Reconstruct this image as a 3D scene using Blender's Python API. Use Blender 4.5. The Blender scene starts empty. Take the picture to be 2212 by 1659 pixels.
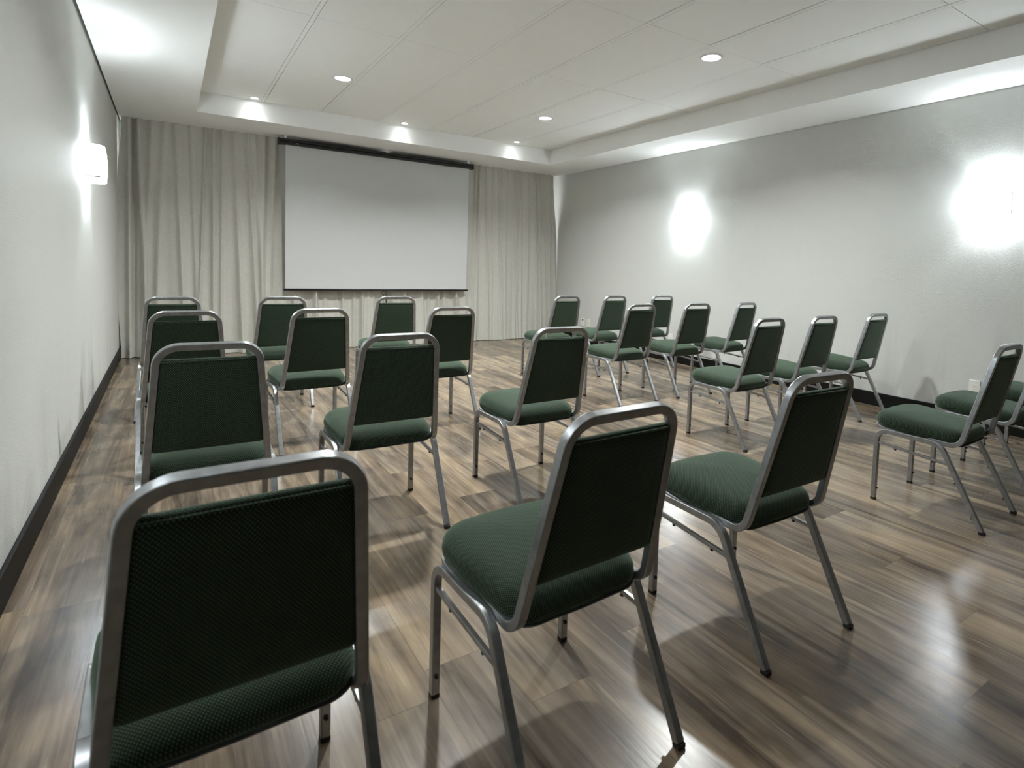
import bpy, bmesh, math, random
from mathutils import Vector, Matrix
random.seed(7)
scene = bpy.context.scene
C = scene.collection
PI = math.pi

# ------------------------------------------------------------------ helpers
def link(name, bm, mat, parent=None, smooth=True, flat_angle=None):
    me = bpy.data.meshes.new(name)
    bmesh.ops.recalc_face_normals(bm, faces=bm.faces)
    bm.to_mesh(me); bm.free()
    for p in me.polygons: p.use_smooth = smooth
    if flat_angle is not None:
        try: me.set_sharp_from_angle(angle=math.radians(flat_angle))
        except Exception: pass
    o = bpy.data.objects.new(name, me)
    if mat: me.materials.append(mat)
    C.objects.link(o)
    if parent: o.parent = parent
    return o

def thing(name, label, cat, loc=(0, 0, 0), rz=0, group=None):
    o = bpy.data.objects.new(name, None); C.objects.link(o)
    o.empty_display_size = .1
    o.location = loc; o.rotation_euler = (0, 0, rz)
    tag(o, label, cat, group)
    return o

def tag(o, label, cat, group=None):
    o['label'] = label; o['category'] = cat
    if group: o['group'] = group
    return o

def struct(o, label=None, cat=None):
    o['kind'] = 'structure'
    if label: o['label'] = label
    if cat: o['category'] = cat
    return o

def box(bm, x0, x1, y0, y1, z0, z1, bev=0):
    r = bmesh.ops.create_cube(bm, size=1)
    vs = r['verts']
    for v in vs:
        v.co = Vector((x0 if v.co.x < 0 else x1, y0 if v.co.y < 0 else y1, z0 if v.co.z < 0 else z1))
    if bev:
        es = list({e for v in vs for e in v.link_edges})
        bmesh.ops.bevel(bm, geom=es, offset=bev, segments=2, affect='EDGES', profile=.5)

def cyl(bm, p, q, r, n=16, r2=None):
    p, q = Vector(p), Vector(q); d = q - p
    m = Matrix.Translation((p + q) / 2) @ d.to_track_quat('Z', 'Y').to_matrix().to_4x4()
    bmesh.ops.create_cone(bm, cap_ends=True, segments=n, radius1=r, radius2=r if r2 is None else r2, depth=d.length, matrix=m)

def fillet(pts, radii, n=7):
    pts = [Vector(p) for p in pts]
    out = [pts[0]]
    for i in range(1, len(pts) - 1):
        a, b, c = pts[i - 1], pts[i], pts[i + 1]
        r = radii[i]
        u, w = (a - b).normalized(), (c - b).normalized()
        if not r: out.append(b); continue
        ang = u.angle(w); t = r / math.tan(ang / 2)
        cen = b + (u + w).normalized() * (r / math.sin(ang / 2))
        s, e = b + u * t - cen, b + w * t - cen
        tot = s.angle(e); ax = s.cross(e).normalized()
        for k in range(n + 1):
            out.append(cen + Matrix.Rotation(tot * k / n, 3, ax) @ s)
    out.append(pts[-1])
    return out

def sweep(bm, pts, side, hw, hh, bev=.004, cap=(True, True)):
    """rounded rectangular tube; side = vector that starts the profile frame"""
    pts = [Vector(p) for p in pts]
    prof = []
    for sx, sy in ((1, 1), (-1, 1), (-1, -1), (1, -1)):
        c = Vector((sx * (hw - bev), sy * (hh - bev)))
        a0 = math.atan2(sy, sx) - PI / 4
        for k in range(3):
            a = a0 + PI / 4 * k
            prof.append((c.x + bev * math.cos(a), c.y + bev * math.sin(a)))
    s = Vector(side).normalized(); rings = []
    for i, p in enumerate(pts):
        if i == 0: t = pts[1] - pts[0]
        elif i == len(pts) - 1: t = pts[-1] - pts[-2]
        else: t = (pts[i + 1] - p).normalized() + (p - pts[i - 1]).normalized()
        t.normalize()
        s = (s - t * s.dot(t)).normalized()
        u = t.cross(s)
        k = 1.0
        rings.append([bm.verts.new(p + s * (a * k) + u * (b * k)) for a, b in prof])
    m = len(prof)
    for a, b in zip(rings, rings[1:]):
        for j in range(m):
            bm.faces.new((a[j], a[(j + 1) % m], b[(j + 1) % m], b[j]))
    if cap[0]: bm.faces.new(rings[0])
    if cap[1]: bm.faces.new(rings[-1])

def stack_rings(bm, rings, close_first=True, close_last=True):
    vr = [[bm.verts.new(p) for p in r] for r in rings]
    n = len(vr[0])
    for a, b in zip(vr, vr[1:]):
        for j in range(n):
            bm.faces.new((a[j], a[(j + 1) % n], b[(j + 1) % n], b[j]))
    if close_first: bm.faces.new(vr[0])
    if close_last: bm.faces.new(vr[-1])

# ------------------------------------------------------------------ materials
def mat(name, col=(.8, .8, .8), rough=.5, metal=0., spec=.5):
    m = bpy.data.materials.new(name); m.use_nodes = True
    b = m.node_tree.nodes['Principled BSDF']
    b.inputs['Base Color'].default_value = (*col, 1)
    b.inputs['Roughness'].default_value = rough
    b.inputs['Metallic'].default_value = metal
    b.inputs['Specular IOR Level'].default_value = spec
    return m, m.node_tree, b

def N(nt, kind, **kw):
    n = nt.nodes.new(kind)
    for k, v in kw.items():
        if k.startswith('i_'):
            key = k[2:]
            n.inputs[int(key) if key.isdigit() else key.replace('_', ' ')].default_value = v
        else: setattr(n, k, v)
    return n

def L(nt, a, b): nt.links.new(a, b)

def math_n(nt, op, a, b=None, c=None):
    n = nt.nodes.new('ShaderNodeMath'); n.operation = op
    for i, v in enumerate((a, b, c)):
        if v is None: continue
        if isinstance(v, (int, float)): n.inputs[i].default_value = v
        else: nt.links.new(v, n.inputs[i])
    return n.outputs[0]

def ramp(nt, fac, stops):
    r = nt.nodes.new('ShaderNodeValToRGB')
    el = r.color_ramp.elements
    while len(el) < len(stops): el.new(.5)
    for e, (p, c) in zip(el, stops):
        e.position = p; e.color = (*c, 1)
    nt.links.new(fac, r.inputs[0])
    return r.outputs[0]

def emitter(name, col, strength):
    m = bpy.data.materials.new(name); m.use_nodes = True
    nt = m.node_tree; nt.nodes.clear()
    e = N(nt, 'ShaderNodeEmission', i_Color=(*col, 1), i_Strength=strength)
    o = N(nt, 'ShaderNodeOutputMaterial'); L(nt, e.outputs[0], o.inputs[0])
    return m

def plaster(name, col, bump=.25, rough=.5, scale=75, spec=.4):
    m, nt, b = mat(name, col, rough, spec=spec)
    tc = N(nt, 'ShaderNodeTexCoord')
    n1 = N(nt, 'ShaderNodeTexNoise', i_Scale=scale, i_Detail=3.0, i_Roughness=.55)
    n2 = N(nt, 'ShaderNodeTexNoise', i_Scale=1.3, i_Detail=3.0)
    L(nt, tc.outputs['Object'], n1.inputs['Vector']); L(nt, tc.outputs['Object'], n2.inputs['Vector'])
    bp = N(nt, 'ShaderNodeBump', i_Strength=bump, i_Distance=.012)
    L(nt, n1.outputs[0], bp.inputs['Height']); L(nt, bp.outputs[0], b.inputs['Normal'])
    c = ramp(nt, n2.outputs[0], [(.3, tuple(v * .965 for v in col)), (.7, col)])
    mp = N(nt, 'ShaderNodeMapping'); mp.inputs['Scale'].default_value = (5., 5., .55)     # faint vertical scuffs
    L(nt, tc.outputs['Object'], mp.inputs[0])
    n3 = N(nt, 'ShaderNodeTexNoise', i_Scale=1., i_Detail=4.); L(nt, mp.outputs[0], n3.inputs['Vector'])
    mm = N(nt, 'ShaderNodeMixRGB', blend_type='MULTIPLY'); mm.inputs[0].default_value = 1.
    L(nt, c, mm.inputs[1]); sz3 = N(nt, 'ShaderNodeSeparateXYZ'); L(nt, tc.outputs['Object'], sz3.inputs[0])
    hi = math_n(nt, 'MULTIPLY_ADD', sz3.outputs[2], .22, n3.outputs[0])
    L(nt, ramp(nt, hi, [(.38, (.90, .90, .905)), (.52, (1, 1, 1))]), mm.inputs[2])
    L(nt, mm.outputs[0], b.inputs['Base Color'])
    return m

M = {}
M['wall'] = plaster('wall_paint', (.625, .635, .61), .16, .62, 165, .3)
M['wall_low_bounce'] = plaster('low_bounce_wall_paint', (.16, .15, .135), .2, .6, 70)  # unseen end wall, colour darkened to cut bounce light on the chair backs
M['ceiling'] = mat('ceiling_board', (.88, .89, .865), .75)[0]
M['soffit'] = mat('soffit_paint', (.88, .89, .87), .6)[0]
M['void'] = mat('ceiling_void', (.03, .03, .028), .95)[0]
M['baseboard'] = mat('black_baseboard', (.005, .005, .005), .5, spec=.22)[0]
M['black_case'] = mat('black_case', (.007, .007, .008), .42)[0]
M['black_rubber'] = mat('black_rubber', (.01, .01, .01), .6)[0]
M['white_plastic'] = mat('white_plastic', (.8, .8, .74), .35)[0]
M['dark_slot'] = mat('dark_slot', (.015, .015, .015), .6)[0]
M['white_metal'] = mat('white_metal', (.75, .76, .78), .3, .0)[0]
M['grey_metal'] = mat('grey_metal', (.42, .43, .46), .35, .8)[0]
M['emblem'] = mat('emblem_grey', (.55, .53, .45), .4)[0]
M['frame_window'] = mat('window_frame_paint', (.7, .7, .7), .4)[0]

# silver-painted steel of the chairs
m, nt, b = mat('silver_steel', (.46, .46, .455), .32, .8)
tc = N(nt, 'ShaderNodeTexCoord')
n1 = N(nt, 'ShaderNodeTexNoise', i_Scale=38., i_Detail=4.)
L(nt, tc.outputs['Object'], n1.inputs['Vector'])
L(nt, ramp(nt, n1.outputs[0], [(.35, (.315, .325, .335)), (.65, (.395, .405, .415))]), b.inputs['Base Color'])
L(nt, math_n(nt, 'MULTIPLY_ADD', n1.outputs[0], .22, .22), b.inputs['Roughness'])
M['steel'] = m

# green woven fabric with a small pale dot pattern
def weave(name, au, av):
  m, nt, b = mat(name, (.03, .07, .04), .85, spec=.25)
  tc = N(nt, 'ShaderNodeTexCoord'); sp = N(nt, 'ShaderNodeSeparateXYZ'); L(nt, tc.outputs['Object'], sp.inputs[0])
  u = math_n(nt, 'MULTIPLY', math_n(nt, 'MULTIPLY_ADD', sp.outputs[2], au, sp.outputs[0]), 2 * PI / .0068)
  v = math_n(nt, 'MULTIPLY', math_n(nt, 'MULTIPLY_ADD', sp.outputs[2], av, sp.outputs[1]), 2 * PI / .0068)
  pat = math_n(nt, 'MULTIPLY', math_n(nt, 'SINE', u), math_n(nt, 'SINE', v))
  L(nt, ramp(nt, math_n(nt, 'MULTIPLY_ADD', pat, .5, .5), [(.42, (.0068, .0138, .0076)), (.64, (.0142, .0272, .015)), (.92, (.074, .116, .068))]), b.inputs['Base Color'])
  b.inputs['Sheen Weight'].default_value = .33
  b.inputs['Sheen Roughness'].default_value = .45
  b.inputs['Sheen Tint'].default_value = (.58, .78, .6, 1)
  bp = N(nt, 'ShaderNodeBump', i_Strength=.35, i_Distance=.0009)
  L(nt, pat, bp.inputs['Height']); L(nt, bp.outputs[0], b.inputs['Normal'])
  return m
M['fabric'] = weave('green_weave_back', 0., 1.)
M['fabric_seat'] = weave('green_weave_seat', .35, .45)

# laminate planks running towards the screen
m, nt, b = mat('wood_laminate', (.3, .24, .19), .3, spec=.5)
tc = N(nt, 'ShaderNodeTexCoord'); sp = N(nt, 'ShaderNodeSeparateXYZ'); L(nt, tc.outputs['Object'], sp.inputs[0])
X, Y = sp.outputs[0], sp.outputs[1]
PW, PL = .196, 1.22
row = math_n(nt, 'FLOOR', math_n(nt, 'DIVIDE', X, PW))
rown = N(nt, 'ShaderNodeTexWhiteNoise', noise_dimensions='1D'); L(nt, row, rown.inputs['W'])
yy = math_n(nt, 'ADD', math_n(nt, 'DIVIDE', Y, PL), rown.outputs['Value'])
col_i = math_n(nt, 'FLOOR', yy)
cv = N(nt, 'ShaderNodeCombineXYZ'); L(nt, row, cv.inputs[0]); L(nt, col_i, cv.inputs[1])
pl = N(nt, 'ShaderNodeTexWhiteNoise', noise_dimensions='2D'); L(nt, cv.outputs[0], pl.inputs['Vector'])
# grain: noise stretched along the plank, shifted per plank
gx = math_n(nt, 'ADD', X, math_n(nt, 'MULTIPLY', pl.outputs['Value'], 37.))
def grain(sx, sy, det, dist=0.):
    c = N(nt, 'ShaderNodeCombineXYZ')
    L(nt, math_n(nt, 'MULTIPLY', gx, sx), c.inputs[0]); L(nt, math_n(nt, 'MULTIPLY', Y, sy), c.inputs[1])
    n = N(nt, 'ShaderNodeTexNoise', i_Scale=1., i_Detail=det, i_Roughness=.6, i_Distortion=dist)
    L(nt, c.outputs[0], n.inputs['Vector']); return n.outputs[0]
g1 = grain(9., .75, 5., 1.3)
g2 = grain(62., 2.2, 4., .5)
g3 = grain(4.2, 1.7, 3., .8)
f = math_n(nt, 'ADD', math_n(nt, 'MULTIPLY', g1, .62), math_n(nt, 'MULTIPLY', g2, .2))
f = math_n(nt, 'ADD', f, math_n(nt, 'MULTIPLY', g3, .34))
f = math_n(nt, 'ADD', f, math_n(nt, 'MULTIPLY_ADD', pl.outputs['Value'], .12, -.155))
base = ramp(nt, f, [(.34, (.066, .047, .034)), (.43, (.135, .101, .071)), (.52, (.222, .170, .122)), (.62, (.310, .245, .175)), (.73, (.45, .37, .262))])
# cooler grey tint per plank
tint = N(nt, 'ShaderNodeMixRGB', blend_type='MULTIPLY'); tint.inputs[0].default_value = 1.
L(nt, base, tint.inputs[1])
L(nt, ramp(nt, g3, [(.38, (.93, .97, 1.04)), (.62, (1.04, 1., .93))]), tint.inputs[2])
# seams
fx = math_n(nt, 'FRACT', math_n(nt, 'DIVIDE', X, PW)); fy = math_n(nt, 'FRACT', yy)
sx = math_n(nt, 'MINIMUM', fx, math_n(nt, 'SUBTRACT', 1., fx)); sy = math_n(nt, 'MULTIPLY', math_n(nt, 'MINIMUM', fy, math_n(nt, 'SUBTRACT', 1., fy)), PL / PW)
seam = math_n(nt, 'LESS_THAN', math_n(nt, 'MINIMUM', sx, sy), .0065)
mx = N(nt, 'ShaderNodeMixRGB'); L(nt, math_n(nt, 'MULTIPLY', seam, .45), mx.inputs[0]); L(nt, tint.outputs[0], mx.inputs[1]); mx.inputs[2].default_value = (.06, .045, .035, 1)
L(nt, mx.outputs[0], b.inputs['Base Color'])
L(nt, math_n(nt, 'MULTIPLY_ADD', g2, .14, .18), b.inputs['Roughness'])
bp = N(nt, 'ShaderNodeBump', i_Strength=.12, i_Distance=.002); L(nt, math_n(nt, 'SUBTRACT', g2, math_n(nt, 'MULTIPLY', seam, .6)), bp.inputs['Height']); L(nt, bp.outputs[0], b.inputs['Normal'])
M['floor'] = m

# linen curtain
m, nt, b = mat('curtain_linen', (.6, .57, .51), .95, spec=.15)
tc = N(nt, 'ShaderNodeTexCoord'); mp = N(nt, 'ShaderNodeMapping'); mp.inputs['Scale'].default_value = (260, 260, 40)
L(nt, tc.outputs['Object'], mp.inputs[0])
n1 = N(nt, 'ShaderNodeTexNoise', i_Scale=1., i_Detail=3.); L(nt, mp.outputs[0], n1.inputs['Vector'])
L(nt, ramp(nt, n1.outputs[0], [(.3, (.475, .462, .418)), (.7, (.58, .567, .518))]), b.inputs['Base Color'])
M['curtain'] = m
M['screen_fabric'] = mat('screen_matte_white', (.54, .55, .545), .8, spec=.2)[0]
m, nt, b = mat('window_glass', (.9, .95, .95), .02)
b.inputs['Transmission Weight'].default_value = 1.
M['glass'] = m

COOL = (.94, .97, 1.)
M['lamp_lens'] = emitter('downlight_lens', (.96, 1., .985), 14)
M['spot_lens'] = emitter('spot_lens', (.96, 1., .985), 26)
M['bulb'] = emitter('sconce_bulb', (.91, .97, 1.), 700)
m = bpy.data.materials.new('frosted_shade'); m.use_nodes = True; nt = m.node_tree; nt.nodes.clear()
tr = N(nt, 'ShaderNodeBsdfTranslucent', i_Color=(.9, .93, .95, 1)); df = N(nt, 'ShaderNodeBsdfDiffuse', i_Color=(.85, .88, .9, 1))
em = N(nt, 'ShaderNodeEmission', i_Color=(.91, .97, 1., 1), i_Strength=15.)
mx = N(nt, 'ShaderNodeMixShader'); mx.inputs[0].default_value = .45; L(nt, df.outputs[0], mx.inputs[1]); L(nt, tr.outputs[0], mx.inputs[2])
ad = N(nt, 'ShaderNodeAddShader'); L(nt, mx.outputs[0], ad.inputs[0]); L(nt, em.outputs[0], ad.inputs[1])
o = N(nt, 'ShaderNodeOutputMaterial'); L(nt, ad.outputs[0], o.inputs[0])
M['shade'] = m

# ------------------------------------------------------------------ room shell
XL, XR, ZC, ZU = -.4593, 5.2278, 2.5972, 2.8035
SL, SR, YS = .2355, 4.5329, 6.9649          # tray opening in the dropped soffit
YB, YWIN, YF = 7.785, 8.02, -4.0             # sill wall, window plane, wall behind the viewer
YT = -1.6                                   # near end of the tray

bm = bmesh.new(); box(bm, XL - .1, XR + .1, YF - .1, YWIN + .1, -.05, 0)
struct(link('floor', bm, M['floor'], smooth=False), 'wood-look laminate plank floor', 'floor')
bm = bmesh.new(); box(bm, XL - .12, XL, YF, YWIN + .1, 0, ZU + .1)
struct(link('wall_left', bm, M['wall'], smooth=False), 'textured white wall on the left', 'wall')
bm = bmesh.new(); box(bm, XR, XR + .12, YF, YWIN + .1, 0, ZU + .1)
struct(link('wall_right', bm, M['wall'], smooth=False), 'textured white wall on the right', 'wall')
bm = bmesh.new(); box(bm, XL - .12, XR + .12, YF - .12, YF, 0, ZU + .1)
struct(link('wall_front', bm, M['wall_low_bounce'], smooth=False), 'unseen wall opposite the screen, darkened to cut bounce light', 'wall')
# back wall: low sill wall, jambs and head round the window
bm = bmesh.new()
box(bm, XL, XR, YB, YWIN + .1, 0, .85)
box(bm, XL, XR, YWIN, YWIN + .1, .85, .95)
box(bm, XL, XL + .08, YWIN, YWIN + .1, .95, ZU + .1)
box(bm, XR - .08, XR, YWIN, YWIN + .1, .95, ZU + .1)
box(bm, XL + .08, XR - .08, YWIN, YWIN + .1, ZC - .03, ZU + .1)
struct(link('wall_back', bm, M['wall'], smooth=False), 'back wall hidden behind the curtains', 'wall')
w = thing('window_1', 'wide window behind the curtains', 'window', (0, YWIN + .03, .95)); struct(w)
bm = bmesh.new()
x0, x1, zz = XL + .08, XR - .08, ZC - .03 - .95
for a, b_ in ((x0, x0 + .05), (x1 - .05, x1), (1.4, 1.45), (3.3, 3.35)): box(bm, a, b_, 0, .04, 0, zz)
box(bm, x0, x1, 0, .04, 0, .05); box(bm, x0, x1, 0, .04, zz - .05, zz)
link('window_frame', bm, M['frame_window'], w, smooth=False)
bm = bmesh.new(); box(bm, x0 + .04, x1 - .04, .015, .021, .04, zz - .04)
link('pane', bm, M['glass'], w, smooth=False)

def baseboard(name, x0, x1, y0, y1, label):
    bm = bmesh.new(); box(bm, x0, x1, y0, y1, 0, .1204, .004)
    struct(link(name, bm, M['baseboard'], smooth=False), label, 'baseboard')
baseboard('baseboard_left', XL, XL + .016, YF, YB, 'black baseboard along the left wall')
baseboard('baseboard_right', XR - .016, XR, YF, YB, 'black baseboard along the right wall')
baseboard('baseboard_back', XL + .016, XR - .016, YB - .016, YB, 'black baseboard under the curtains')

# dropped soffit round the tray, with a shadow gap along the side walls
bm = bmesh.new(); G = .016; ZT = ZU + .09
box(bm, XL + G, SL, YT, YWIN, ZC, ZT)
box(bm, SR, XR - .006, YT, YWIN, ZC, ZT)
box(bm, SL, SR, YS, YWIN, ZC, ZT)
box(bm, XL + G, XR - .006, YF, YT, ZC, ZT)
bmesh.ops.remove_doubles(bm, verts=bm.verts, dist=1e-5)
struct(link('trim_1', bm, M['soffit'], smooth=False), 'dropped white soffit framing the ceiling tray', 'soffit')

# ceiling: backing slab, lay-in boards and T-bars in one mesh
bm = bmesh.new()
xs = [SL, .832, 1.440, 2.065, 2.690, 3.315, 3.930, SR]
ys = [YT, -.98, .335, 1.655, 2.972, 4.300, 5.690, YS]
def gap(i, j):
    """left,right,near,far clearances of the board in column i, row j (metres)"""
    l = r = n_ = f_ = .0034
    t = (i, j)
    if i == 0: l = 0.002
    if t == (1, 6): f_ = .012; l = .006
    if t == (1, 6): r = .008
    if t == (4, 6): r = .010; f_ = .006
    if t == (5, 6): r = .007
    if t == (4, 5): r = .006
    if t == (5, 4): f_ = .013
    if t == (3, 4): r = .006
    if t == (3, 3): r = .012
    if t == (4, 3): r = .015
    if t == (5, 3): r = .013
    if t == (5, 2): r = .012
    if t == (3, 5): r = .006
    if i == 6: r = .010
    return l, r, n_, f_
hb = .014
for i in range(len(xs) - 1):
    for j in range(len(ys) - 1):
        l, r, n_, f_ = gap(i, j)
        x0 = xs[i] + (hb if i else 0) + l; x1 = xs[i + 1] - (hb if i < 6 else 0) - r
        y0 = ys[j] + n_ * .5; y1 = ys[j + 1] - f_ * .5
        box(bm, x0, x1, y0, y1, ZU, ZU + .03)
for x in xs[1:-1]: box(bm, x - hb, x + hb, YT, YS, ZU + .0002, ZU + .03)
ceil = link('ceiling', bm, M['ceiling'], smooth=False)
ceil.data.materials.append(M['void'])
bm = bmesh.new(); bm.from_mesh(ceil.data)
n0 = len(bm.faces); box(bm, XL, XR, YF, YWIN + .1, ZU + .092, ZU + .15)
bm.faces.ensure_lookup_table()
for f_ in bm.faces[n0:]: f_.material_index = 1
bm.to_mesh(ceil.data); bm.free()
struct(ceil, 'suspended ceiling of long white boards in the tray', 'ceiling')

# ------------------------------------------------------------------ curtains
def curtain(name, label, x0, x1, left_edge, right_edge, seed, nf):
    rnd = random.Random(seed)
    root = thing(name, label, 'curtain', (0, 0, 0), 0, 'linen curtains behind the screen')
    NX, NZ = int((x1 - x0) * 170), 46
    ph = [rnd.uniform(0, 2 * PI) for _ in range(8)]
    z0, z1 = .006, ZC + .0
    # fold centres (irregular pleats)
    cs = []; x = x0
    while x < x1 + .2:
        cs.append((x, rnd.uniform(.5, 1.3), rnd.uniform(-.05, .05), rnd.uniform(.014, .036)))
        x += rnd.uniform(.06, .15)
    def surf(i, k):
        s = i / NX; t = k / NZ
        z = z0 + (z1 - z0) * t
        xa = x0 + left_edge(z); xb = x1 + right_edge(z)
        x = xa + (xb - xa) * s
        yc = 7.675 + .10 * t
        y = 0
        for cx, amp, drift, wd in cs:
            d = (x - cx - drift * (1 - t) * 2.2)
            if abs(d) < .2: y -= .040 * amp * math.exp(-(d / wd) ** 2)
        if x0 < 0: y += .05 * math.exp(-((x + .33 - .02 * t) / .022) ** 2)
        amp_lo = .012 * (1 - t) ** 1.5
        y += amp_lo * math.sin(31 * x + ph[0]) + .011 * math.sin(9.3 * x + ph[1] + 1.1 * t) + .006 * math.sin(47 * x + ph[2] + 2.5 * t) * (.4 + .6 * t)
        y += .010 * (1 - t) * math.sin(5 * x + 6 * t + ph[3])
        return Vector((x, yc + y, z))
    P = [[surf(i, k) for k in range(NZ + 1)] for i in range(NX + 1)]
    def sheet(nm, k0, k1, off):
        bm = bmesh.new()
        fv = [[bm.verts.new(P[i][k] + Vector((0, -off, 0))) for k in range(k0, k1 + 1)] for i in range(NX + 1)]
        bv = [[bm.verts.new(P[i][k] + Vector((0, .006, 0))) for k in range(k0, k1 + 1)] for i in range(NX + 1)]
        nk = k1 - k0
        for i in range(NX):
            for k in range(nk):
                bm.faces.new((fv[i][k], fv[i + 1][k], fv[i + 1][k + 1], fv[i][k + 1]))
                bm.faces.new((bv[i][k], bv[i][k + 1], bv[i + 1][k + 1], bv[i + 1][k]))
            for k in (0, nk):
                bm.faces.new((fv[i][k], bv[i][k], bv[i + 1][k], fv[i + 1][k]))
        for i in (0, NX):
            for k in range(nk):
                bm.faces.new((fv[i][k], fv[i][k + 1], bv[i][k + 1], bv[i][k]))
        return link(nm, bm, M['curtain'], root, flat_angle=50)
    sheet('drape', 2, NZ, 0.)
    sheet('hem', 0, 2, .0012)
    return root
def ledge(z):
    t = min(1, max(0, (z - 1.9) / .5)); return .0 + .035 * t * t + .02 * max(0, 1 - abs(z - .05) / .4)
def redge(z):
    t = min(1, max(0, (z - 1.55) / .95)); t = t * t * (3 - 2 * t)
    return -.010 - .095 * t + .006 * math.sin(2.3 * z)
curtain('curtain', 'cream linen curtain filling the corner left of the projector screen', XL + .0005, 2.42, lambda z: ledge(z), lambda z: 0, 3, 20)
curtain('curtain', 'cream linen curtain hanging right of the projector screen', 2.445, XR - .0, lambda z: 0, lambda z: redge(z), 11, 20)

# ------------------------------------------------------------------ projector screen
ysn = 7.585; k = ysn / 4.5178; H0 = 1.1515
def sz(z): return H0 + (z - H0) * k
sc = thing('projector_screen', 'white pull-down projector screen with black case in front of the curtains', 'projector screen', (1.40 * k, ysn, sz(.9195)))
def scx(x): return x * k - 1.40 * k
sz0 = sz(.9195)
zcase0, zcase1 = sz(1.952) - sz0 - .004, sz(1.952) - sz0 + .066
bm = bmesh.new(); box(bm, scx(.6887), scx(2.1153), -.0015, .0015, 0, zcase0 + .01)
link('screen_sheet', bm, M['screen_fabric'], sc, smooth=False)
bm = bmesh.new(); prof = [(-.034, 0), (-.040, .006), (-.040, .030), (-.033, .034), (-.040, .038), (-.040, .060), (-.034, .070), (.034, .070), (.040, .060), (.040, .006), (.034, 0)]
xa, xb = scx(.650), scx(2.139)
stack_rings(bm, [[Vector((xx, y, zcase0 + z)) for y, z in prof] for xx in (xa, xb)])
case = link('case', bm, M['black_case'], sc, smooth=False)
for xx, s in ((xa, -1), (xb, 1)):
    bm = bmesh.new(); box(bm, min(xx, xx + s * .022), max(xx, xx + s * .022), -.043, .043, zcase0 - .004, zcase1 + .004, .006)
    link('end_cap', bm, M['black_case'], case, smooth=False)
for xx in (xa + .06, xb - .06):
    bm = bmesh.new(); box(bm, xx - .015, xx + .015, -.02, .02, zcase1, ZC - sz0)
    link('ceiling_bracket', bm, M['white_metal'], sc, smooth=False)
bm = bmesh.new()                                      # small peaked emblem on the case
ex, ez = scx(.760), zcase0 + .020
for s in (-1, 1):
    cyl(bm, (ex + s * .016, -.0415, ez - .008), (ex, -.0415, ez + .008), .0022, 6)
link('emblem', bm, M['emblem'], case)
bm = bmesh.new(); cyl(bm, (scx(.680), 0, -.003), (scx(2.128), 0, -.003), .013, 14)
bar = link('bottom_bar', bm, M['black_case'], sc)
bm = bmesh.new()
cyl(bm, (scx(1.404), 0, -.014), (scx(1.404), 0, -.024), .012, 10)
pp = [Vector((scx(1.404) + dx, 0, dz)) for dx, dz in ((-.022, -.022), (-.032, -.042), (-.012, -.062), (.012, -.062), (.032, -.042), (.022, -.022))]
for a, b_ in zip(pp, pp[1:] + pp[:1]): cyl(bm, a, b_, .0035, 8)
link('pull_handle', bm, M['black_case'], bar)
bm = bmesh.new(); cyl(bm, (scx(1.404), 0, -.06), (scx(1.404), 0, -.34), .002, 6)
bmesh.ops.create_uvsphere(bm, u_segments=10, v_segments=8, radius=.007, matrix=Matrix.Translation((scx(1.404), 0, -.083)))
link('pull_cord', bm, M['black_case'], bar)

# ------------------------------------------------------------------ lamps
def ringmesh(bm, prof, n=32):
    vr = [[bm.verts.new((r * math.cos(2 * PI * j / n), r * math.sin(2 * PI * j / n), z)) for j in range(n)] for r, z in prof]
    for a, b_ in zip(vr, vr[1:]):
        for j in range(n): bm.faces.new((a[j], a[(j + 1) % n], b_[(j + 1) % n], b_[j]))
DOWN_W, DOWN_SPREAD = 25, 140
def downlight(x, y, label):
    t = thing('recessed_downlight', label, 'ceiling light', (x, y, ZU), 0, 'large round downlights in the ceiling boards')
    bm = bmesh.new(); ringmesh(bm, [(.088, 0), (.087, -.005), (.074, -.008), (.066, -.004), (.064, .02)])
    link('trim_ring', bm, M['white_metal'], t)
    bm = bmesh.new(); ringmesh(bm, [(.0655, -.0035), (.05, -.006), (.001, -.007)])
    ln = link('lens', bm, M['lamp_lens'], t)
    ld = bpy.data.lights.new('downlight_beam', 'AREA'); ld.shape = 'DISK'; ld.size = .125; ld.energy = DOWN_W; ld.spread = math.radians(DOWN_SPREAD); ld.color = (.96, 1., .985)
    lo = bpy.data.objects.new('beam', ld); C.objects.link(lo); lo.parent = ln; lo.location = (0, 0, -.0085)
def spotlight(x, y, label):
    t = thing('recessed_spotlight', label, 'ceiling light', (x, y, ZU), 0, 'small spotlights over the curtains')
    bm = bmesh.new(); ringmesh(bm, [(.054, 0), (.053, -.004), (.040, -.006), (.034, -.002), (.030, .03)])
    link('trim_ring', bm, M['white_metal'], t)
    bm = bmesh.new(); ringmesh(bm, [(.0335, -.001), (.02, -.0035), (.001, -.004)])
    ln = link('lens', bm, M['spot_lens'], t)
    ld = bpy.data.lights.new('spot_beam', 'AREA'); ld.shape = 'DISK'; ld.size = .05; ld.energy = .4; ld.spread = math.radians(105); ld.color = (.96, 1., .985)
    lo = bpy.data.objects.new('beam', ld); C.objects.link(lo); lo.parent = ln; lo.location = (0, 0, -.006)
downlight(1.323, 5.559, 'large round downlight above the left end of the projector screen')
downlight(3.501, 5.512, 'large round downlight nearer the right end of the curtains')
downlight(3.489, 3.122, 'large round downlight highest and rightmost in the photo')
downlight(1.32, 3.08, 'large round downlight just above the top edge of the photo')
spotlight(.744, 6.850, 'small round spotlight above the left curtain')
spotlight(2.348, 6.84, 'small round spotlight above the middle of the projector screen')
spotlight(3.889, 6.82, 'small round spotlight above the right curtain')

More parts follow.
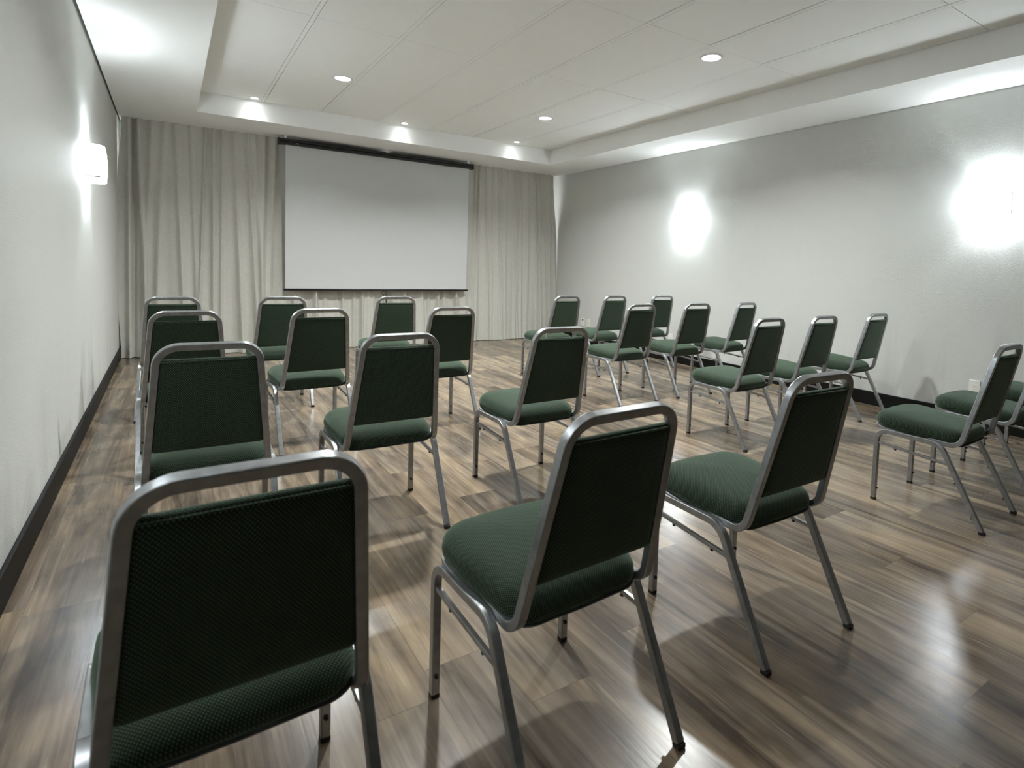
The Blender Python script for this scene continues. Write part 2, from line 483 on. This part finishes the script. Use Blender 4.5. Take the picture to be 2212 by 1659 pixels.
def sconce(x, y, z, s, label):
    """s = +1 when the lamp faces +x"""
    t = thing('wall_sconce', label, 'wall lamp', (x, y, z), 0 if s > 0 else PI, 'frosted wall sconces')
    bm = bmesh.new(); box(bm, 0, .014, -.075, .075, -.085, .085, .004)
    bp_ = link('back_plate', bm, M['grey_metal'], t, smooth=False)
    bm = bmesh.new(); box(bm, .014, .03, -.03, .03, -.03, .03, .004); cyl(bm, (.03, 0, -.034), (.046, 0, -.034), .01, 12)
    link('lamp_holder', bm, M['white_metal'], bp_, smooth=False)
    bm = bmesh.new(); bmesh.ops.create_uvsphere(bm, u_segments=20, v_segments=14, radius=.019, matrix=Matrix.Translation((.046, 0, .0)) @ Matrix.Diagonal((1, 1, 1.8, 1)))
    link('bulb', bm, M['bulb'], t)
    # frosted shade: bowed plate, open at top, bottom and sides
    bm = bmesh.new(); n = 14; rows = []
    for q in range(n + 1):
        a = -PI / 2 + PI * q / n
        rows.append((.021 + .091 * max(0, math.cos(a)) ** .8, .106 * math.sin(a)))
    def pt(xx, yy, zz): return Vector((xx, yy, zz))
    zs = [-.122, -.06, 0, .06, .118]; bow = [-.002, .002, .003, 0, -.010]
    f_ = [[bm.verts.new((xx + dx, yy, zz)) for xx, yy in rows] for zz, dx in zip(zs, bow)]
    b_ = [[bm.verts.new((xx + dx - .005, yy * .955, zz)) for xx, yy in rows] for zz, dx in zip(zs, bow)]
    for r in range(4):
        for q in range(n):
            bm.faces.new((f_[r][q], f_[r][q + 1], f_[r + 1][q + 1], f_[r + 1][q])); bm.faces.new((b_[r][q], b_[r + 1][q], b_[r + 1][q + 1], b_[r][q + 1]))
        for q in (0, n): bm.faces.new((f_[r][q], f_[r + 1][q], b_[r + 1][q], b_[r][q]))
    for r in (0, 4):
        for q in range(n): bm.faces.new((f_[r][q], f_[r][q + 1], b_[r][q + 1], b_[r][q]))
    link('glass_shade', bm, M['shade'], t)
    for sy in (-1, 1):
        bm = bmesh.new(); ya, yb_ = sorted((sy * .1075, sy * .1105))
        box(bm, 0, .008, ya, yb_, -.088, .086); box(bm, 0, .086, ya, yb_, -.098, -.088); box(bm, .080, .086, ya, yb_, -.086, -.062)
        link('side_bracket', bm, M['grey_metal'], t, smooth=False)
        for sz_ in (-1, 1):
            bm = bmesh.new()
            sweep(bm, fillet([(.007, sy * .072, sz_ * .08), (.082, sy * .078, sz_ * .09), (.088, sy * .079, sz_ * .075)], [0, .01, 0], 4), (0, 0, 1), .004, .003, .0012)
            link('clip', bm, M['grey_metal'], t)
sconce(XL, 4.93, 1.73, 1, 'frosted wall sconce on the left wall')
sconce(XL, 1.25, 1.73, 1, 'frosted wall sconce on the left wall nearest the viewer, out of frame')
sconce(XR, 4.91, 1.735, -1, 'glowing wall sconce on the right wall nearer the curtains')
sconce(XR, 1.80, 1.755, -1, 'glowing wall sconce at the right edge of the photo')

# ------------------------------------------------------------------ wall plates on the right wall
def plate(y, z, label, kind):
    t = thing('wall_plate', label, 'socket', (XR, y, z), 0, 'white plates low on the right wall')
    bm = bmesh.new(); box(bm, -.009, 0, -.038, .038, -.058, .058, .003)
    p = link('cover', bm, M['white_plastic'], t, smooth=False)
    bm = bmesh.new()
    if kind == 'switch':
        box(bm, -.012, -.008, -.016, .016, .026, .042)
        link('rocker', bm, M['dark_slot'], t, smooth=False)
        bm = bmesh.new(); box(bm, -.0105, -.0085, -.02, .02, -.03, .0, .001)
        link('module', bm, M['white_plastic'], t, smooth=False)
    elif kind == 'jack':
        box(bm, -.0105, -.008, -.008, .008, -.01, .008)
        link('jack', bm, M['dark_slot'], t, smooth=False)
    else:
        box(bm, -.0105, -.0085, -.02, .02, -.03, .03, .001)
        md = link('module', bm, M['white_plastic'], t, smooth=False)
        for dz in (-.012, .012):
            bm = bmesh.new(); cyl(bm, (-.0112, 0, dz), (-.010, 0, dz), .0028, 10)
            link('pin_hole', bm, M['dark_slot'], md)
plate(6.975, .312, 'white wall plate with dark switch, leftmost of the low plates', 'switch')
plate(6.835, .312, 'white wall plate with a single dark jack beside the switch plate', 'jack')
plate(5.12, .29, 'white socket plate behind the far right chair of the row by the screen', 'socket')
plate(1.835, .308, 'white socket plate behind the backrest nearest the right edge', 'socket')

# ------------------------------------------------------------------ the chair
LX = .212; BZ = .366
def backy(z): return .017 - .233 * (z - .447)
def backx(z): return .190 - .0875 * (z - BZ)
TH = .0112

def seat_outline(inset, n=7):
    w1, w0, y1, y0 = .211 - inset, .190 - inset, .434 - inset, .036 + inset
    pts = [(0, y1 + .006), (w1, y1 - .004), (w1 + .002, .27), (w0, y0 + .004), (0, y0), (-w0, y0 + .004), (-w1 - .002, .27), (-w1, y1 - .004)]
    P3 = [Vector((x, y, 0)) for x, y in pts]
    rad = [0, max(.02, .085 - inset * .6), .3, max(.02, .07 - inset * .6), 0, max(.02, .07 - inset * .6), .3, max(.02, .085 - inset * .6)]
    closed = [P3[0]] + P3[1:] + [P3[0]]
    out = fillet(closed, [0] + rad[1:] + [0], n)
    return out[:-1]
def tilt(y): return (y - .036) / .398

def chair(label):
    t = thing('banquet_chair', label, 'chair', (0, 0, 0), 0, 'green banquet chairs set out in rows')
    # seat cushion
    rings = []
    for ins, z in ((.020, .0), (.008, .001), (.002, .010), (0, .024), (.003, .041), (.011, .055), (.024, .066), (.045, .0735)):
        rings.append([Vector((p.x, p.y, z + .361 + .031 * tilt(p.y))) for p in seat_outline(ins)])
    last = rings[-1]; cen = Vector((0, .235, 0))
    for s, z in ((.72, .080), (.45, .0845), (.2, .0865), (.03, .087)):
        rings.append([Vector((cen.x + (p.x - cen.x) * s, cen.y + (p.y - cen.y) * s, z + .361 + .031 * tilt(cen.y + (p.y - cen.y) * s))) for p in last])
    bm = bmesh.new(); stack_rings(bm, rings); link('seat', bm, M['fabric_seat'], t)
    # metal pan under the cushion, deeper at the front
    rings = []
    for ins, a in ((.02, 1), (.003, 1), (.001, .8), (.001, .15), (.006, 0), (.06, 0)):
        rings.append([Vector((p.x, p.y, .3605 + .031 * tilt(p.y) - a * (.002 + .018 * max(0, tilt(p.y))))) for p in seat_outline(ins)])
    bm = bmesh.new(); stack_rings(bm, rings); link('seat_pan', bm, M['steel'], t, flat_angle=40)
    # back frame: one bent tube
    zt, hx = .8455, backx(.8455)
    pts = [(-.188, .172, .371), (-.190, backy(BZ), BZ), (-hx, backy(zt), zt), (hx, backy(zt), zt), (.190, backy(BZ), BZ), (.188, .172, .371)]
    bm = bmesh.new(); sweep(bm, fillet(pts, [0, .052, .066, .066, .052, 0], 9), (1, 0, 0), TH, TH, .0026)
    link('back_frame', bm, M['steel'], t, flat_angle=18)
    # upholstered back panel
    up = Vector((0, -.233, 1)).normalized(); fw = Vector((0, 1, .233)).normalized()
    def outl(ins):
        zb_, zt_ = .474 + ins, .803 - ins
        wb, wt = backx(zb_) - TH + .003 - ins, backx(zt_) - TH + .003 - ins
        c = [Vector((0, 0, zb_)), Vector((wb, 0, zb_)), Vector((wt, 0, zt_)), Vector((-wt, 0, zt_)), Vector((-wb, 0, zb_)), Vector((0, 0, zb_))]
        r = max(.004, .012 - ins * .2)
        return fillet(c, [0, r, r, r, r, 0], 4)[:-1]
    def place(p, d): return Vector((p.x, backy(p.z), p.z)) + fw * d
    rings = []
    for ins, d in ((.13, -.0105), (.08, -.0105), (.03, -.010), (.010, -.008), (.002, -.004), (0, .002), (.002, .009), (.010, .016), (.03, .0225), (.08, .028), (.13, .029)):
        rings.append([place(p, d) for p in outl(ins)])
    bm = bmesh.new(); stack_rings(bm, rings); bk = link('backrest', bm, M['fabric'], t)
    bm = bmesh.new(); zz = .7965; hw = backx(zz) - TH - .002
    cyl(bm, place(Vector((-hw, 0, zz)), -.0085), place(Vector((hw, 0, zz)), -.0085), .0028, 8)
    link('piping', bm, M['fabric'], bk)
    # side frames: front leg, rail, rear leg
    for s in (-1, 1):
        x = s * LX
        full = fillet([(x, .394, .012), (x, .394, .367), (x, .108, .366), (x, -.0785, .012)], [0, .052, .075, 0], 8)
        i0 = 1 + 8; i1 = i0 + 1
        front, rear, rail = full[:i0 + 1], full[i1:], [full[i0], full[i1]]
        bm = bmesh.new(); sweep(bm, rail, (1, 0, 0), TH, TH, .0026); link('side_rail', bm, M['steel'], t, flat_angle=18)
        bm = bmesh.new(); sweep(bm, front, (1, 0, 0), TH, TH, .0026); fl = link('leg', bm, M['steel'], t, flat_angle=18)
        bm = bmesh.new(); sweep(bm, rear, (1, 0, 0), TH, TH, .0026); rl = link('leg', bm, M['steel'], t, flat_angle=18)
        bm = bmesh.new(); box(bm, x - .0118, x + .0118, .394 - .0118, .394 + .0118, 0, .013, .003); link('foot_cap', bm, M['black_rubber'], fl, smooth=False)
        bm = bmesh.new(); box(bm, x - .0118, x + .0118, -.081 - .0125, -.081 + .0125, 0, .014, .003); link('foot_cap', bm, M['black_rubber'], rl, smooth=False)
        bm = bmesh.new(); cyl(bm, (x, .384, .062), (x, .377, .062), .0065, 10, .0045); link('bumper', bm, M['black_rubber'], fl)
        for z in (.062, .20):
            yy_ = -.0848 + .526 * z + .011; nrm = Vector((0, .885, -.466))
            p = Vector((x, yy_, z)); bm = bmesh.new(); cyl(bm, p, p + nrm * .008, .0065, 10, .0045); link('bumper', bm, M['black_rubber'], rl)
        p, q = Vector((x, .388, .302)), Vector((x, .066, .278))
        bm = bmesh.new(); sweep(bm, [p, q], (1, 0, 0), .0065, .0065, .002); st = link('stretcher', bm, M['steel'], t, flat_angle=18)
        for f_ in (.26, .78):
            c = p.lerp(q, f_) + Vector((0, 0, -.006)); bm = bmesh.new(); cyl(bm, c, c + Vector((0, 0, -.009)), .0065, 10, .0045); link('bumper', bm, M['black_rubber'], st)
    return t

def dup(root, label):
    r = root.copy(); C.objects.link(r); r['label'] = label
    for ch in list(root.children):
        c = ch.copy(); C.objects.link(c); c.parent = r
        for g in list(ch.children):
            d = g.copy(); C.objects.link(d); d.parent = c
    return r

ROWS = ['row nearest the screen', 'second row from the screen', 'third row from the screen', 'row nearest the viewer']
COLS = ['beside the left wall', 'second from the left wall', 'just left of the aisle', 'just right of the aisle', 'second from the right wall', 'beside the right wall']
SEATS = {  # (row, column): x, y, rotation
 (0, 0): (.0217, 4.784, -.10), (0, 1): (.7021, 4.7507, -.0116), (0, 2): (1.5608, 4.7364, -.05), (0, 3): (3.3141, 4.7699, .0529), (0, 4): (3.9508, 4.7838, .0646), (0, 5): (4.6986, 4.8269, -.0251),
 (1, 0): (.069, 3.596, -.0166), (1, 1): (.7342, 3.6304, .0435), (1, 2): (1.5672, 3.6142, .018), (1, 3): (3.3025, 3.6584, .0328), (1, 4): (3.9982, 3.6653, -.0214), (1, 5): (4.682, 3.6613, .0817),
 (2, 0): (.113, 2.3082, -.0259), (2, 1): (.7827, 2.3411, -.0094), (2, 2): (1.5816, 2.3501, .0176), (2, 3): (3.2673, 2.3848, .0273), (2, 4): (3.9403, 2.4067, .015), (2, 5): (4.7293, 2.4289, .0349),
 (3, 0): (.0978, .9777, .0205), (3, 1): (.8009, .9819, .0341), (3, 2): (1.6285, 1.0315, -.0143), (3, 3): (3.2499, 1.086, .0353), (3, 4): (3.9826, 1.1135, .0001), (3, 5): (4.72, 1.12, .01)}
proto = None
for (r, c), (x, y, th) in SEATS.items():
    lab = 'green padded chair %s, %s' % (COLS[c], ROWS[r])
    if proto is None: o = proto = chair(lab)
    else: o = dup(proto, lab)
    o.location = (x, y, 0); o.rotation_euler = (0, 0, th)

# ------------------------------------------------------------------ daylight outside the window
wd = bpy.data.worlds.new('daylight'); scene.world = wd; wd.use_nodes = True
wd.node_tree.nodes['Background'].inputs[0].default_value = (1., .98, .96, 1)
wd.node_tree.nodes['Background'].inputs[1].default_value = 2.6

# ------------------------------------------------------------------ camera
f, cx, cy, yaw, pitch, roll, h = 1236.6585, 1200.081, 647.742, .5937, .0590, -.0328, 1.1515
YAW, PITCH, ROLL = 0.59370, 0.05900, -0.03280
def basis(yaw, pitch, roll):
    c_, s_ = math.cos(yaw), math.sin(yaw)
    r = Vector((c_, -s_, 0)); fw = Vector((s_, c_, 0)); d = Vector((0, 0, -1))
    cp, sp_ = math.cos(pitch), math.sin(pitch)
    f2 = cp * fw + sp_ * d; d2 = -sp_ * fw + cp * d
    cr, sr_ = math.cos(roll), math.sin(roll)
    return cr * r + sr_ * d2, -sr_ * r + cr * d2, f2
R_, D_, F_ = basis(YAW, PITCH, ROLL)
cam = bpy.data.cameras.new('camera'); co = bpy.data.objects.new('camera', cam); C.objects.link(co)
co.matrix_world = Matrix(((R_.x, -D_.x, -F_.x, 0), (R_.y, -D_.y, -F_.y, 0), (R_.z, -D_.z, -F_.z, h), (0, 0, 0, 1)))
cam.sensor_fit = 'HORIZONTAL'; cam.sensor_width = 36
cam.lens = f / 2212 * 36
cam.shift_x = (1106 - cx) / 2212; cam.shift_y = (cy - 829.5) / 2212
cam.clip_start = .02
cam.dof.use_dof = True; cam.dof.focus_distance = 3.2; cam.dof.aperture_fstop = 4.8
scene.camera = co

vs = scene.view_settings
scene.display_settings.display_device = 'sRGB'
vs.view_transform = 'Standard'; vs.look = 'None'; vs.gamma = 1; vs.use_curve_mapping = False
vs.exposure = 0.96
